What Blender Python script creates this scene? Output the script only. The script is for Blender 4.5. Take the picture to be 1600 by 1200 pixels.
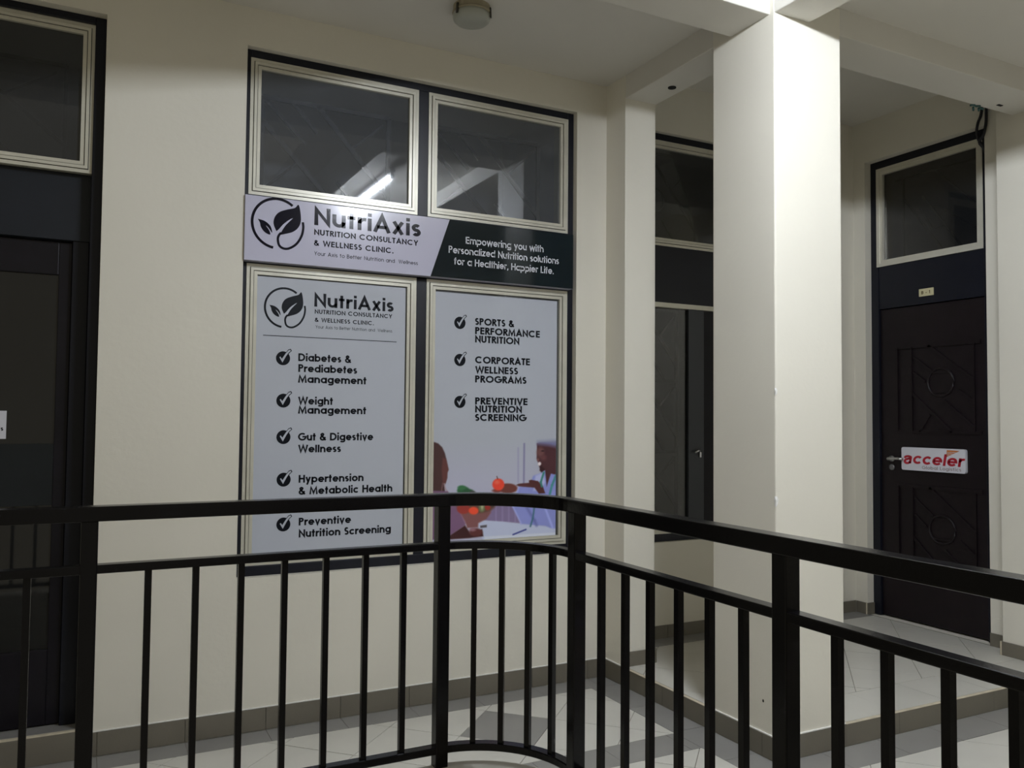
import bpy, math, random
import numpy as np
from mathutils import Matrix, Vector
random.seed(7)
SC = bpy.context.scene
COL = SC.collection
for o in list(bpy.data.objects): bpy.data.objects.remove(o)

# ------------------------------------------------------------------ camera
F = 1308.604
YAW, PITCH, ROLL = math.radians(27.1513), math.radians(2.249), math.radians(0.5155)
CAM = np.array([0.0, -3.7, 1.339])
fw = np.array([math.sin(YAW)*math.cos(PITCH), math.cos(YAW)*math.cos(PITCH), math.sin(PITCH)])
rt = np.array([math.cos(YAW), -math.sin(YAW), 0.0]); up = np.cross(rt, fw)
rt, up = rt*math.cos(ROLL)+up*math.sin(ROLL), -rt*math.sin(ROLL)+up*math.cos(ROLL)
def at(x, y, ax, val):
    """point of the plane axis=val behind pixel (x, y) of the 1600x1200 photograph"""
    d = fw + rt*(x-800)/F - up*(y-600)/F
    return CAM + d*((val-CAM[ax])/d[ax])
cd = bpy.data.cameras.new('camera'); cd.sensor_width = 36; cd.sensor_fit = 'HORIZONTAL'
cd.lens = F/1600*36; cd.clip_start = 0.02; cd.clip_end = 60
cam = bpy.data.objects.new('camera', cd); COL.objects.link(cam)
M = Matrix.Identity(4)
for i in range(3):
    M[i][0], M[i][1], M[i][2], M[i][3] = rt[i], up[i], -fw[i], CAM[i]
cam.matrix_world = M
SC.camera = cam

# ------------------------------------------------------------------ world, exposure
W = bpy.data.worlds.new('night'); SC.world = W; W.use_nodes = True
bg = W.node_tree.nodes['Background']
bg.inputs[0].default_value = (0.87, 0.80, 0.62, 1); bg.inputs[1].default_value = 0.285
SC.view_settings.view_transform = 'Standard'; SC.view_settings.look = 'None'
SC.view_settings.gamma = 1; SC.view_settings.use_curve_mapping = False
SC.view_settings.exposure = 0.12
TUBE_COLOR = (0.855, 0.91, 1.0); TUBE_POWER = 510.0

# ------------------------------------------------------------------ materials
MATS = {}
def lin(c): return tuple(((v/255)/12.92 if v/255 <= .04045 else ((v/255+.055)/1.055)**2.4) for v in c)
def mat(name, col, rough=.5, metal=0., var=0., scale=6., bump=0., bscale=60., coat=0., spec=.5):
    if name in MATS: return MATS[name]
    m = bpy.data.materials.new(name); m.use_nodes = True; nt = m.node_tree; N = nt.nodes
    b = N['Principled BSDF']; b.inputs['Roughness'].default_value = rough
    b.inputs['Metallic'].default_value = metal; b.inputs['Coat Weight'].default_value = coat
    b.inputs['Coat Roughness'].default_value = .08
    b.inputs['Specular IOR Level'].default_value = spec
    b.inputs['Base Color'].default_value = (*col, 1)
    tc = N.new('ShaderNodeTexCoord')
    if var > 0:
        n = N.new('ShaderNodeTexNoise'); n.inputs['Scale'].default_value = scale; n.inputs['Detail'].default_value = 5
        r = N.new('ShaderNodeMapRange'); r.inputs['From Min'].default_value = .3; r.inputs['From Max'].default_value = .7
        r.inputs['To Min'].default_value = 1-var; r.inputs['To Max'].default_value = 1+var
        mx = N.new('ShaderNodeMix'); mx.data_type = 'RGBA'; mx.blend_type = 'MULTIPLY'; mx.inputs['Factor'].default_value = 1
        nt.links.new(tc.outputs['Object'], n.inputs['Vector']); nt.links.new(n.outputs['Fac'], r.inputs['Value'])
        mx.inputs[6].default_value = (*col, 1); nt.links.new(r.outputs[0], mx.inputs[7])
        nt.links.new(mx.outputs[2], b.inputs['Base Color'])
    if bump > 0:
        n2 = N.new('ShaderNodeTexNoise'); n2.inputs['Scale'].default_value = bscale; n2.inputs['Detail'].default_value = 4
        bp = N.new('ShaderNodeBump'); bp.inputs['Strength'].default_value = bump; bp.inputs['Distance'].default_value = .003
        nt.links.new(tc.outputs['Object'], n2.inputs['Vector']); nt.links.new(n2.outputs['Fac'], bp.inputs['Height'])
        nt.links.new(bp.outputs[0], b.inputs['Normal'])
    MATS[name] = m; return m
WALL = mat('cream_wall_paint', (.725, .695, .605), .5, var=.03, scale=1.5, bump=.25, bscale=35)
CEIL = mat('ceiling_paint', (.665, .645, .59), .75, var=.03, scale=1.5, bump=.2, bscale=30)
TRIMW = mat('white_edge_plaster', (.8, .79, .75), .6, var=.05, scale=30)
NAVY = mat('navy_steel_paint', (.006, .007, .013), .4, spec=.3, var=.1, scale=8)
ALU = mat('cream_aluminium', (.62, .60, .51), .32, metal=.25, var=.05, scale=12)
GROOVE = mat('dark_seal', (.02, .02, .02), .6)
BLACK = mat('black_gloss_paint', (.0026, .0024, .0032), .22, var=.1, scale=20, bump=.08, bscale=90, spec=.22)
GRILLE = mat('grille_paint', (.016, .017, .02), .5)
TILE_W = mat('pale_floor_tile', (.60, .585, .53), .28, var=.05, scale=4)
TILE_G = mat('grey_floor_tile', (.245, .24, .225), .3, var=.06, scale=4)
TILE_B = mat('taupe_skirting_tile', (.155, .140, .108), .3, var=.08, scale=5)
GROUT = mat('tile_grout', (.20, .18, .14), .9, var=.1, scale=20)
GROUT_Y = mat('ochre_grout_edge', (.55, .49, .37), .8, var=.12, scale=25)
LEAF = mat('dark_door_leaf', (.008, .005, .0065), .45, spec=.25, var=.15, scale=10, bump=.1, bscale=40)
LEAF2 = mat('dark_steel_door', (.006, .005, .008), .42, spec=.25, var=.15, scale=10)
CURB = mat('white_curb_paint', (.62, .60, .53), .5, var=.06, scale=5)
CHROME = mat('brushed_steel', (.55, .55, .56), .28, metal=1.)
SHEET = mat('poster_vinyl', (.50, .53, .60), .22, coat=.25)
SIGNW = mat('sign_lilac_white', (.57, .565, .71), .17, coat=.5)
SIGND = mat('sign_dark_teal', (.006, .012, .016), .10, coat=.3, spec=.3)
INK = mat('ink_navy_black', (.004, .006, .011), .3, spec=.2)
INKS = mat('sign_ink_navy', (.005, .005, .014), .14, coat=.25, spec=.2)
WHITE_INK = mat('white_ink', (.72, .73, .80), .2, coat=.3)
RED_INK = mat('red_ink', (.42, .012, .03), .35)
GREY_INK = mat('grey_ink', (.30, .24, .24), .4)
ORANGE = mat('orange_ink', (.55, .16, .03), .35)
PLATE = mat('white_plate', (.66, .66, .72), .3)
TAG = mat('ivory_plate', (.60, .55, .34), .4)
OFFICE = mat('office_wall', (.62, .63, .66), .8, var=.05, scale=2)
LAMP_GLASS = mat('frosted_diffuser', (.40, .41, .36), .35, var=.03)
LAMP_BASE = mat('aged_lamp_base', (.32, .28, .19), .45, var=.08, scale=20)
CABLE = mat('black_cable', (.012, .012, .018), .5)
GREENP = mat('green_plastic', (.02, .09, .085), .5)
PLASTER = mat('raw_plaster', (.8, .79, .76), .8, var=.1, scale=60)
HOUSING = mat('white_batten', (.75, .75, .74), .4)
HOLE = mat('dark_hole', (.004, .004, .004), .9)

def glass_mat(name, tint, f0=1.0, rough=0.0, dust=.05):
    m = bpy.data.materials.new(name); m.use_nodes = True; nt = m.node_tree; N = nt.nodes
    for n in list(N): N.remove(n)
    out = N.new('ShaderNodeOutputMaterial'); tr = N.new('ShaderNodeBsdfTransparent'); gl = N.new('ShaderNodeBsdfGlossy')
    fr = N.new('ShaderNodeFresnel'); fr.inputs[0].default_value = 1.52
    k = N.new('ShaderNodeMath'); k.operation = 'MULTIPLY'; k.inputs[1].default_value = f0; k.use_clamp = True
    mx = N.new('ShaderNodeMixShader')
    tr.inputs[0].default_value = (*tint, 1); gl.inputs['Roughness'].default_value = rough
    tc = N.new('ShaderNodeTexCoord'); n2 = N.new('ShaderNodeTexNoise'); n2.inputs['Scale'].default_value = 3
    mr = N.new('ShaderNodeMapRange'); mr.inputs['To Min'].default_value = rough; mr.inputs['To Max'].default_value = rough+.03
    nt.links.new(tc.outputs['Object'], n2.inputs['Vector']); nt.links.new(n2.outputs['Fac'], mr.inputs['Value'])
    nt.links.new(mr.outputs[0], gl.inputs['Roughness'])
    df = N.new('ShaderNodeBsdfDiffuse'); df.inputs[0].default_value = (.62, .66, .72, 1)      # film of dust on the pane
    n3 = N.new('ShaderNodeTexNoise'); n3.inputs['Scale'].default_value = 5; n3.inputs['Detail'].default_value = 6
    m3 = N.new('ShaderNodeMapRange'); m3.inputs['To Min'].default_value = dust*.7; m3.inputs['To Max'].default_value = dust*1.3
    nt.links.new(tc.outputs['Object'], n3.inputs['Vector']); nt.links.new(n3.outputs['Fac'], m3.inputs['Value'])
    md = N.new('ShaderNodeMixShader'); nt.links.new(m3.outputs[0], md.inputs[0]); nt.links.new(tr.outputs[0], md.inputs[1]); nt.links.new(df.outputs[0], md.inputs[2])
    nt.links.new(fr.outputs[0], k.inputs[0]); nt.links.new(k.outputs[0], mx.inputs[0])
    nt.links.new(md.outputs[0], mx.inputs[1]); nt.links.new(gl.outputs[0], mx.inputs[2]); nt.links.new(mx.outputs[0], out.inputs[0])
    return m
GLASS = glass_mat('window_glass', (.78, .80, .83), 1.6, .01, .065)
GLASS_T = glass_mat('dusty_transom_glass', (.5, .5, .48), 1.0, .02, .045)
GLASS_D = glass_mat('tinted_glass', (.5, .49, .47), 1.0, .02, .015)
def emit_mat(name, col, s):
    m = bpy.data.materials.new(name); m.use_nodes = True; b = m.node_tree.nodes['Principled BSDF']
    b.inputs['Base Color'].default_value = (.9, .9, .9, 1)
    b.inputs['Emission Color'].default_value = (*col, 1); b.inputs['Emission Strength'].default_value = s
    return m
TUBE = emit_mat('lit_tube', TUBE_COLOR, TUBE_POWER)

# ------------------------------------------------------------------ mesh helpers
class MB:
    def __init__(s): s.v = []; s.f = []
    def add(s, vs, fs):
        n = len(s.v); s.v += [tuple(map(float, p)) for p in vs]; s.f += [tuple(n+i for i in f) for f in fs]; return s
    def box(s, x0, x1, y0, y1, z0, z1):
        x0, x1 = sorted((x0, x1)); y0, y1 = sorted((y0, y1)); z0, z1 = sorted((z0, z1))
        return s.add([(x0,y0,z0),(x1,y0,z0),(x1,y1,z0),(x0,y1,z0),(x0,y0,z1),(x1,y0,z1),(x1,y1,z1),(x0,y1,z1)],
                     [(0,3,2,1),(4,5,6,7),(0,1,5,4),(1,2,6,5),(2,3,7,6),(3,0,4,7)])
    def prism(s, poly, z0, z1):
        n = len(poly)
        return s.add([(x,y,z0) for x,y in poly]+[(x,y,z1) for x,y in poly],
                     [tuple(range(n))[::-1], tuple(range(n,2*n))]+[(i,(i+1)%n,n+(i+1)%n,n+i) for i in range(n)])
    def bar(s, a, b, wu, wv, upv=(0,0,1)):
        a, b = Vector(a), Vector(b); d = (b-a).normalized(); u = d.cross(Vector(upv))
        if u.length < 1e-4: u = d.cross(Vector((1,0,0)))
        u.normalize(); v = u.cross(d).normalized()
        vs = [p+u*su*wu/2+v*sv*wv/2 for p in (a, b) for su, sv in ((-1,-1),(1,-1),(1,1),(-1,1))]
        return s.add(vs, [(0,1,2,3),(7,6,5,4),(0,4,5,1),(1,5,6,2),(2,6,7,3),(3,7,4,0)])
    def tube(s, pts, r, n=10, closed=False):
        pts = [Vector(p) for p in pts]; base = len(s.v); m = len(pts)
        for i, p in enumerate(pts):
            t = (pts[min(i+1,m-1)]-pts[max(i-1,0)]).normalized()
            u = t.cross(Vector((0,0,1)));
            if u.length < 1e-3: u = t.cross(Vector((1,0,0)))
            u.normalize(); v = t.cross(u)
            s.v += [tuple(p+(u*math.cos(a)+v*math.sin(a))*r) for a in [2*math.pi*k/n for k in range(n)]]
        for i in range(m-1):
            for k in range(n):
                s.f.append((base+i*n+k, base+i*n+(k+1)%n, base+(i+1)*n+(k+1)%n, base+(i+1)*n+k))
        s.f.append(tuple(base+k for k in range(n))[::-1]); s.f.append(tuple(base+(m-1)*n+k for k in range(n)))
        return s
    def lathe(s, c, prof, n=32, axis=2):
        base = len(s.v); m = len(prof)
        for r, h in prof:
            for k in range(n):
                a = 2*math.pi*k/n; q = [r*math.cos(a), r*math.sin(a)]; q.insert(axis, h)
                s.v.append(tuple(c[i]+q[i] for i in range(3)))
        for i in range(m-1):
            for k in range(n):
                s.f.append((base+i*n+k, base+i*n+(k+1)%n, base+(i+1)*n+(k+1)%n, base+(i+1)*n+k))
        s.f.append(tuple(base+k for k in range(n))); s.f.append(tuple(base+(m-1)*n+k for k in range(n)))
        return s
    def mesh(s, name, m):
        me = bpy.data.meshes.new(name); me.from_pydata(s.v, [], s.f); me.update(); me.materials.append(m); return me
def link(name, me, parent=None, smooth=False, bevel=0.):
    o = bpy.data.objects.new(name, me); COL.objects.link(o)
    if parent is not None: o.parent = parent
    if smooth:
        for p in me.polygons: p.use_smooth = True
    if bevel:
        b = o.modifiers.new('bevel', 'BEVEL'); b.width = bevel; b.segments = 2; b.limit_method = 'ANGLE'
    return o
def obj(name, mb, m, parent=None, smooth=False, bevel=0.):
    import bmesh
    me = mb.mesh(name, m)
    bm = bmesh.new(); bm.from_mesh(me); bmesh.ops.recalc_face_normals(bm, faces=bm.faces); bm.to_mesh(me); bm.free()
    return link(name, me, parent, smooth, bevel)
def tag(o, label, cat, group=None, kind=None):
    o['label'] = label; o['category'] = cat
    if group: o['group'] = group
    if kind: o['kind'] = kind
    return o
def struct(o, label, cat): return tag(o, label, cat, kind='structure')
def thing(name, label, cat, kind=None):
    o = bpy.data.objects.new(name, None); COL.objects.link(o); return tag(o, label, cat, kind=kind)

# ------------------------------------------------------------------ key sizes (metres)
X1, XP, YP = 2.451, 2.642, -.175            # step line, pilaster right edge, pilaster front
CX1, CY0, CY1 = 2.827, -1.217, -.845        # column
YB, XR = .19, 4.54                          # alcove wall, right wall
ZC, ZB, ZA = 3.106, 2.987, 3.30             # walkway ceiling, beam underside, alcove ceiling
BY0, BY1 = -1.192, -.960                    # cross beam
ST = .090                                   # step height
DX = .050                                   # right edge of the left doorway
WX0, WX1, WZ0, WZ1 = .598, 2.268, .645, 2.937

# ------------------------------------------------------------------ walls
m = MB(); T = .24
m.box(-2.6, -.95, 0, T, -.2, ZA); m.box(-.95, DX, 0, T, 2.945, ZA); m.box(-.95, DX, 0, T, -.2, .0)
m.box(DX, WX0, 0, T, -.2, ZA); m.box(WX0, WX1, 0, T, WZ1, ZA); m.box(WX0, WX1, 0, T, -.2, WZ0); m.box(WX1, X1+.02, 0, T, -.2, ZA)
struct(obj('wall_back', m, WALL), 'cream painted wall holding the clinic window and dark glass door', 'wall')
m = MB(); m.box(X1, XP, YP, .3, -.2, ZA)
struct(obj('pilaster', m, WALL, bevel=.004), 'narrow cream pilaster beside the clinic window at the step', 'pilaster')
AX0, AX1, AZ0, AZ1 = 2.70, 3.72, .63, 3.005
m = MB(); m.box(XP, AX0, YB, YB+.2, -.2, ZA+.1); m.box(AX1, XR+.3, YB, YB+.2, -.2, ZA+.1)
m.box(AX0, AX1, YB, YB+.2, AZ1, ZA+.1); m.box(AX0, AX1, YB, YB+.2, -.2, AZ0)
struct(obj('wall_alcove', m, WALL), 'cream back wall of the raised passage behind the square column', 'wall')
DY0, DY1, DZ1 = -.725, .098, 3.03
m = MB(); m.box(XR, XR+.26, DY1, YB, -.2, ZA+.1); m.box(XR, XR+.26, DY0, DY1, DZ1, ZA+.1); m.box(XR, XR+.26, -6, DY0, -.2, ZA+.1)
m.box(XR, XR+.26, DY0, DY1, -.2, ST-.004)
struct(obj('wall_right', m, WALL), 'cream side wall around the dark wooden door with red lettered sign', 'wall')
m = MB(); m.box(4.42, XR+.01, -1.21, -.868, 0, ZB+.05)
struct(obj('pier', m, WALL, bevel=.004), 'shallow cream pier standing out from the wall beside the wooden door', 'pier')
m = MB(); m.box(X1, CX1, CY0, CY1, 0, ZB+.1)
colm = struct(obj('column', m, WALL, bevel=.006), 'square cream column standing on the raised step', 'column')
for zz, sc in ((1.452, .9), (1.018, 1.3)):   # knocked-off plaster on the near arris
    m = MB(); c = (X1+.001, CY0+.001, zz); n = 7
    rim = [(c[0]+(.009*sc*math.cos(a) if math.cos(a) > 0 else -.002)*(1+.3*math.sin(3*a)), c[1]+(-.002 if math.cos(a) > 0 else .006*abs(math.cos(a))*sc), c[2]+.017*sc*math.sin(a)*(1.3 if math.sin(a) < 0 else .8)) for a in [2*math.pi*k/n+.2 for k in range(n)]]
    m.add(rim+[(c[0]-.004, c[1]-.004, c[2])], [(i, (i+1) % n, n) for i in range(n)])
    obj('plaster_chip', m, PLASTER, colm)

# ceilings and beams
m = MB(); m.box(-2.6, X1+.01, BY1-.02, .02, ZC, ZC+.12); struct(obj('ceiling', m, CEIL), 'pale ceiling over the walkway in front of the clinic window', 'ceiling')
m = MB(); m.box(1.60, XR+.05, -6, BY0+.02, ZC, ZC+.12); struct(obj('ceiling', m, CEIL), 'pale ceiling over the side walkway carrying the lit fluorescent tube', 'ceiling')
m = MB(); m.box(XP-.01, XR+.05, BY1-.02, YB+.05, ZA, ZA+.12); struct(obj('ceiling', m, CEIL), 'higher pale ceiling above the raised passage behind the column', 'ceiling')
m = MB(); m.box(-2.6, XR+.02, BY0, BY1, ZB, ZA+.05)
beam_x = struct(obj('beam', m, CEIL, bevel=.004), 'pale ceiling beam crossing over the column parallel to the clinic window', 'beam')
m = MB(); m.box(X1+.002, 2.645, -6, YP+.03, ZB-.0015, ZA+.05)
beam_y = struct(obj('beam', m, CEIL, bevel=.004), 'pale ceiling beam running from the narrow pilaster over the column', 'beam')
m = MB(); m.box(1.39, 1.625, -6, BY0+.01, ZB-.001, ZA+.05)
struct(obj('beam', m, CEIL, bevel=.004), 'pale edge beam above the railing beside the lit fluorescent tube', 'beam')
m = MB(); m.lathe((2.572, -.402, ZB-.0055), [(.0205, 0), (.0205, .004)], 20); h = obj('conduit_opening', m, HOLE, beam_y)
m = MB(); m.box(4.20, 4.235, -1.03, -1.015, ZB-.003, ZB+.01); obj('conduit_opening', m, HOLE, beam_x)
# torn green conduit bits at the beam edge
m = MB()
for k in range(7):
    a = (4.075+.012*k, BY1+.004-.006*(k % 2), ZB-.006+.006*math.sin(k*2.1)); b = (a[0]+.022, a[1]-.01+.012*(k % 3), a[2]+.008*math.cos(k*1.7)); m.tube([a, b], .0055, 6)
obj('torn_conduit', m, GREENP, beam_x)

# dark rooms behind the glass
def room(label, x0, x1, y0, y1, z0, z1, front):
    m = MB(); t = .05
    m.box(x0-t, x1+t, y0, y1, z0-t, z0); m.box(x0-t, x1+t, y0, y1, z1, z1+t)
    if front == 'y':
        m.box(x0-t, x0, y0, y1, z0, z1); m.box(x1, x1+t, y0, y1, z0, z1); m.box(x0-t, x1+t, y1, y1+t, z0-t, z1+t)
    else:
        m.box(x0, x1, y0-t, y0, z0, z1); m.box(x0, x1, y1, y1+t, z0, z1); m.box(x1, x1+t, y0-t, y1+t, z0-t, z1+t)
    return struct(obj('wall_office', m, OFFICE), label, 'wall')
room('unlit grey room behind the clinic window glass', .35, 2.40, T, 1.15, .5, 3.15, 'y')
room('unlit grey room behind the glass door', -1.2, .25, T, 1.3, 0, 3.1, 'y')
room('unlit grey room behind the passage window', 2.72, 3.75, YB+.2, 1.35, .4, 3.2, 'y')
room('unlit grey room behind the transom of the wooden door', XR+.26, XR+1.2, DY0-.1, DY1+.02, 0, 3.2, 'x')

# ------------------------------------------------------------------ floors with separate tiles
def clip(poly, x0, x1, y0, y1):
    for ax, v, sg in ((0, x0, 1), (0, x1, -1), (1, y0, 1), (1, y1, -1)):
        out = []
        for i in range(len(poly)):
            a, b = poly[i-1], poly[i]; da, db = (a[ax]-v)*sg, (b[ax]-v)*sg
            if (da >= 0) != (db >= 0):
                t = da/(da-db); out.append((a[0]+(b[0]-a[0])*t, a[1]+(b[1]-a[1])*t))
            if db >= 0: out.append(b)
        poly = out
        if len(poly) < 3: return None
    ar = abs(sum(poly[i-1][0]*poly[i][1]-poly[i][0]*poly[i-1][1] for i in range(len(poly))))/2
    return poly if ar > .0008 else None
G = .0016
P = .3225
def diag_tiles(parent, x0, x1, y0, y1, z, c=(1.672, -.433), accent=()):
    h = P/math.sqrt(2); s = (P/2-G)*math.sqrt(2)
    n = int((max(x1-x0, y1-y0)+4)/h)+14
    for i in range(-n, n):
        for j in range(-n, n):
            cx, cy = c[0]+(i+j)*h, c[1]+(i-j)*h
            if cx < x0-.3 or cx > x1+.3 or cy < y0-.3 or cy > y1+.3: continue
            p = clip([(cx+s, cy), (cx, cy+s), (cx-s, cy), (cx, cy-s)], x0+G, x1-G, y0+G, y1-G)
            if p: obj('tile', MB().prism(p, z-.008, z+random.uniform(-.0004, .0002)), TILE_G if (i, j) in accent else TILE_W, parent)
def strip_tiles(parent, x0, x1, y0, y1, z, L, axis, mt, off=0., name='tile', z0=None):
    a0, a1 = (x0, x1) if axis == 0 else (y0, y1)
    k = math.floor((a0-off)/L)
    while off+k*L < a1:
        b0, b1 = max(a0, off+k*L)+G*.6, min(a1, off+(k+1)*L)-G*.6; k += 1
        if b1-b0 < .01: continue
        q = (b0, b1, y0+G*.5, y1-G*.5) if axis == 0 else (x0+G*.5, x1-G*.5, b0, b1)
        obj(name, MB().box(q[0], q[1], q[2], q[3], z-.008 if z0 is None else z0, z+random.uniform(-.0004, .0002)), mt, parent)
RX, RY = 1.219, -1.422        # railing lines
RXO, RYO = 1.16, -1.48        # slab edge
RC, RR = (.934, -1.707), .285 # railing corner arc
def arc_pts(r, n=14): return [(RC[0]+r*math.cos(a), RC[1]+r*math.sin(a)) for a in [math.pi/2*(1-k/n) for k in range(n+1)]]
slab = [(-2.6, RC[1]+RR-.11)]+arc_pts(RR-.11)+[(RC[0]+RR-.11, -6), (4.6, -6), (4.6, .02), (-2.6, .02)]
fl = struct(obj('floor', MB().prism(slab, -.22, -.0035), GROUT), 'walkway floor of pale diagonal tiles with grey border bands', 'floor')
diag_tiles(fl, -1.3, 2.281, -.800, -.146, 0, accent=((0, 0),))
diag_tiles(fl, -1.3, 2.281, RY+.03, -.975, 0)
diag_tiles(fl, RX+.03, 4.42, -2.9, -1.395, 0)
strip_tiles(fl, -1.3, X1-.009, -.146, -.009, 0, P, 0, TILE_G, off=.7306)
strip_tiles(fl, 2.281, X1-.009, -1.395, -.146, 0, P, 1, TILE_G, off=-.146)
strip_tiles(fl, -1.3, 2.281, -.975, -.800, 0, P, 0, TILE_G, off=.62)
strip_tiles(fl, RX+.03, 4.42, -1.395, CY0-.009, 0, P, 0, TILE_G, off=.10)
# raised platform
pf = struct(obj('floor', MB().box(X1+.004, XR+.02, CY0+.004, YB+.02, -.1, ST-.0035), GROUT), 'raised floor of the passage one step up behind the column', 'floor')
diag_tiles(pf, X1+.012, XR, -.955, .055, ST, c=(3.02, -.45))
strip_tiles(pf, XP, XR, .055, YB, ST, P, 0, TILE_G)
strip_tiles(pf, X1+.012, XR, CY0+.012, -.955, ST, P, 0, TILE_W, off=.25)
# skirting tiles and risers
bb = struct(obj('baseboard_back', MB().box(DX, X1, -.0005, .01, 0, .092), GROUT), 'taupe tile skirting along the foot of the clinic wall', 'baseboard')
strip_tiles(bb, DX+.02, X1-.009, -.010, 0, .093, P, 0, TILE_B, off=.7306, z0=.001, name='skirting_tile')
obj('plaster_edge', MB().box(DX, X1-.01, -.006, 0, .0935, .0975), TRIMW, bb)
bs = struct(obj('baseboard_step', MB().box(X1-.0005, X1+.01, CY0, 0, 0, ST-.002), GROUT), 'taupe tiled riser of the step from the pilaster past the column', 'baseboard')
strip_tiles(bs, X1-.010, X1, CY0-.010, -.010, ST-.001, P, 1, TILE_B, off=-.18, z0=.001, name='riser_tile')
obj('nosing', MB().box(X1-.0105, X1+.008, CY1, YP, ST-.0008, ST+.0012), GROUT_Y, bs)
obj('plaster_edge', MB().box(X1-.007, X1, CY0-.006, CY1, ST+.0002, ST+.0045), TRIMW, bs)
obj('plaster_edge', MB().box(X1-.007, X1, YP, -.006, ST+.0002, ST+.0045), TRIMW, bs)
br = struct(obj('baseboard_front', MB().box(X1, 4.42, CY0-.0005, CY0+.01, 0, ST-.002), GROUT), 'taupe tiled riser of the step running right from the column', 'baseboard')
strip_tiles(br, X1-.009, 4.42, CY0-.010, CY0, ST-.001, P, 0, TILE_B, off=X1+.05, z0=.001, name='riser_tile')
obj('nosing', MB().box(CX1, 4.42, CY0-.0105, CY0+.008, ST-.0008, ST+.0012), GROUT_Y, br)
obj('plaster_edge', MB().box(X1-.007, CX1, CY0-.007, CY0, ST+.0002, ST+.0045), TRIMW, br)
SK = ST+.072
ba = struct(obj('baseboard_alcove', MB().box(XP, XR, YB-.0005, YB+.01, ST, SK-.001), GROUT), 'taupe tile skirting around the raised passage', 'baseboard')
strip_tiles(ba, XP, XR-.01, YB-.010, YB, SK, P, 0, TILE_B, off=.1, z0=ST, name='skirting_tile')
strip_tiles(ba, XP-.002, XP+.008, YP-.01, YB-.01, SK, P, 1, TILE_B, z0=ST, name='skirting_tile')
strip_tiles(ba, X1+.004, XP+.008, YP-.010, YP, SK, P, 0, TILE_B, off=X1, z0=ST, name='skirting_tile')
strip_tiles(ba, XR-.010, XR, DY1, YB-.01, SK, P, 1, TILE_B, z0=ST, name='skirting_tile')
strip_tiles(ba, XR-.010, XR+.06, DY1-.010, DY1, SK, P, 0, TILE_B, off=XR-.01, z0=ST, name='skirting_tile')
strip_tiles(ba, XR-.010, XR, -.868, DY0, SK, P, 1, TILE_B, off=DY0-.32, z0=ST, name='skirting_tile')
strip_tiles(ba, 4.41, 4.42, CY0+.01, -.868, SK, .2, 1, TILE_B, off=-.868, z0=ST, name='skirting_tile')
strip_tiles(ba, 4.41, XR-.01, -.868, -.858, SK, P, 0, TILE_B, off=4.41, z0=ST, name='skirting_tile')
for q in ((XR-.0115, DY1+.0, .004), (4.4085, -.8655, .004), (4.4085, -1.066, .003)):
    obj('ochre_joint', MB().box(q[0], q[0]+.004, q[1]-q[2], q[1]+q[2], ST, SK), GROUT_Y, ba)

# curb under the railing
m = MB(); oi, oo = RR+.022, RR-.11
inner = [(-2.6, RC[1]+oi)]+arc_pts(oi)+[(RC[0]+oi, -6)]; outer = [(-2.6, RC[1]+oo)]+arc_pts(oo)+[(RC[0]+oo, -6)]
n = len(inner); vs = []
for z in (-.22, .332):
    vs += [(x, y, z) for x, y in inner]+[(x, y, z) for x, y in outer]
fs = []
for i in range(n-1):
    fs += [(i, i+1, 2*n+i+1, 2*n+i), (n+i, 3*n+i, 3*n+i+1, n+i+1), (2*n+i, 2*n+i+1, 3*n+i+1, 3*n+i), (i, n+i, n+i+1, i+1)]
m.add(vs, fs)
struct(obj('curb', m, CURB, bevel=.01), 'low white plastered curb curving under the black railing', 'curb')

# ------------------------------------------------------------------ windows and doors
def sash(parent, x0, x1, z0, z1, y, pane=GLASS, name='sash', w=(.014, .012, .014)):
    """stepped aluminium sash in the XZ plane, front at y"""
    s = MB(); d = MB(); a0, a1, b0, b1 = x0, x1, z0, z1
    for k, ww in enumerate(w):
        yy = y+(.006, .0, .005)[k % 3]
        s.box(a0, a0+ww, yy, y+.035, b0, b1); s.box(a1-ww, a1, yy, y+.035, b0, b1)
        s.box(a0+ww, a1-ww, yy, y+.035, b1-ww, b1); s.box(a0+ww, a1-ww, yy, y+.035, b0, b0+ww)
        a0 += ww; a1 -= ww; b0 += ww; b1 -= ww
        g = .0028
        if k < len(w)-1:
            d.box(a0, a0+g, y+.008, y+.03, b0, b1); d.box(a1-g, a1, y+.008, y+.03, b0, b1)
            d.box(a0+g, a1-g, y+.008, y+.03, b1-g, b1); d.box(a0+g, a1-g, y+.008, y+.03, b0, b0+g)
            a0 += g; a1 -= g; b0 += g; b1 -= g
    o = obj(name, s, ALU, parent); obj('gasket', d, GROOVE, o)
    g = MB(); g.box(a0-.004, a1+.004, y+.018, y+.022, b0-.004, b1+.004); obj('pane', g, pane, parent)
    return a0, a1, b0, b1
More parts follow.
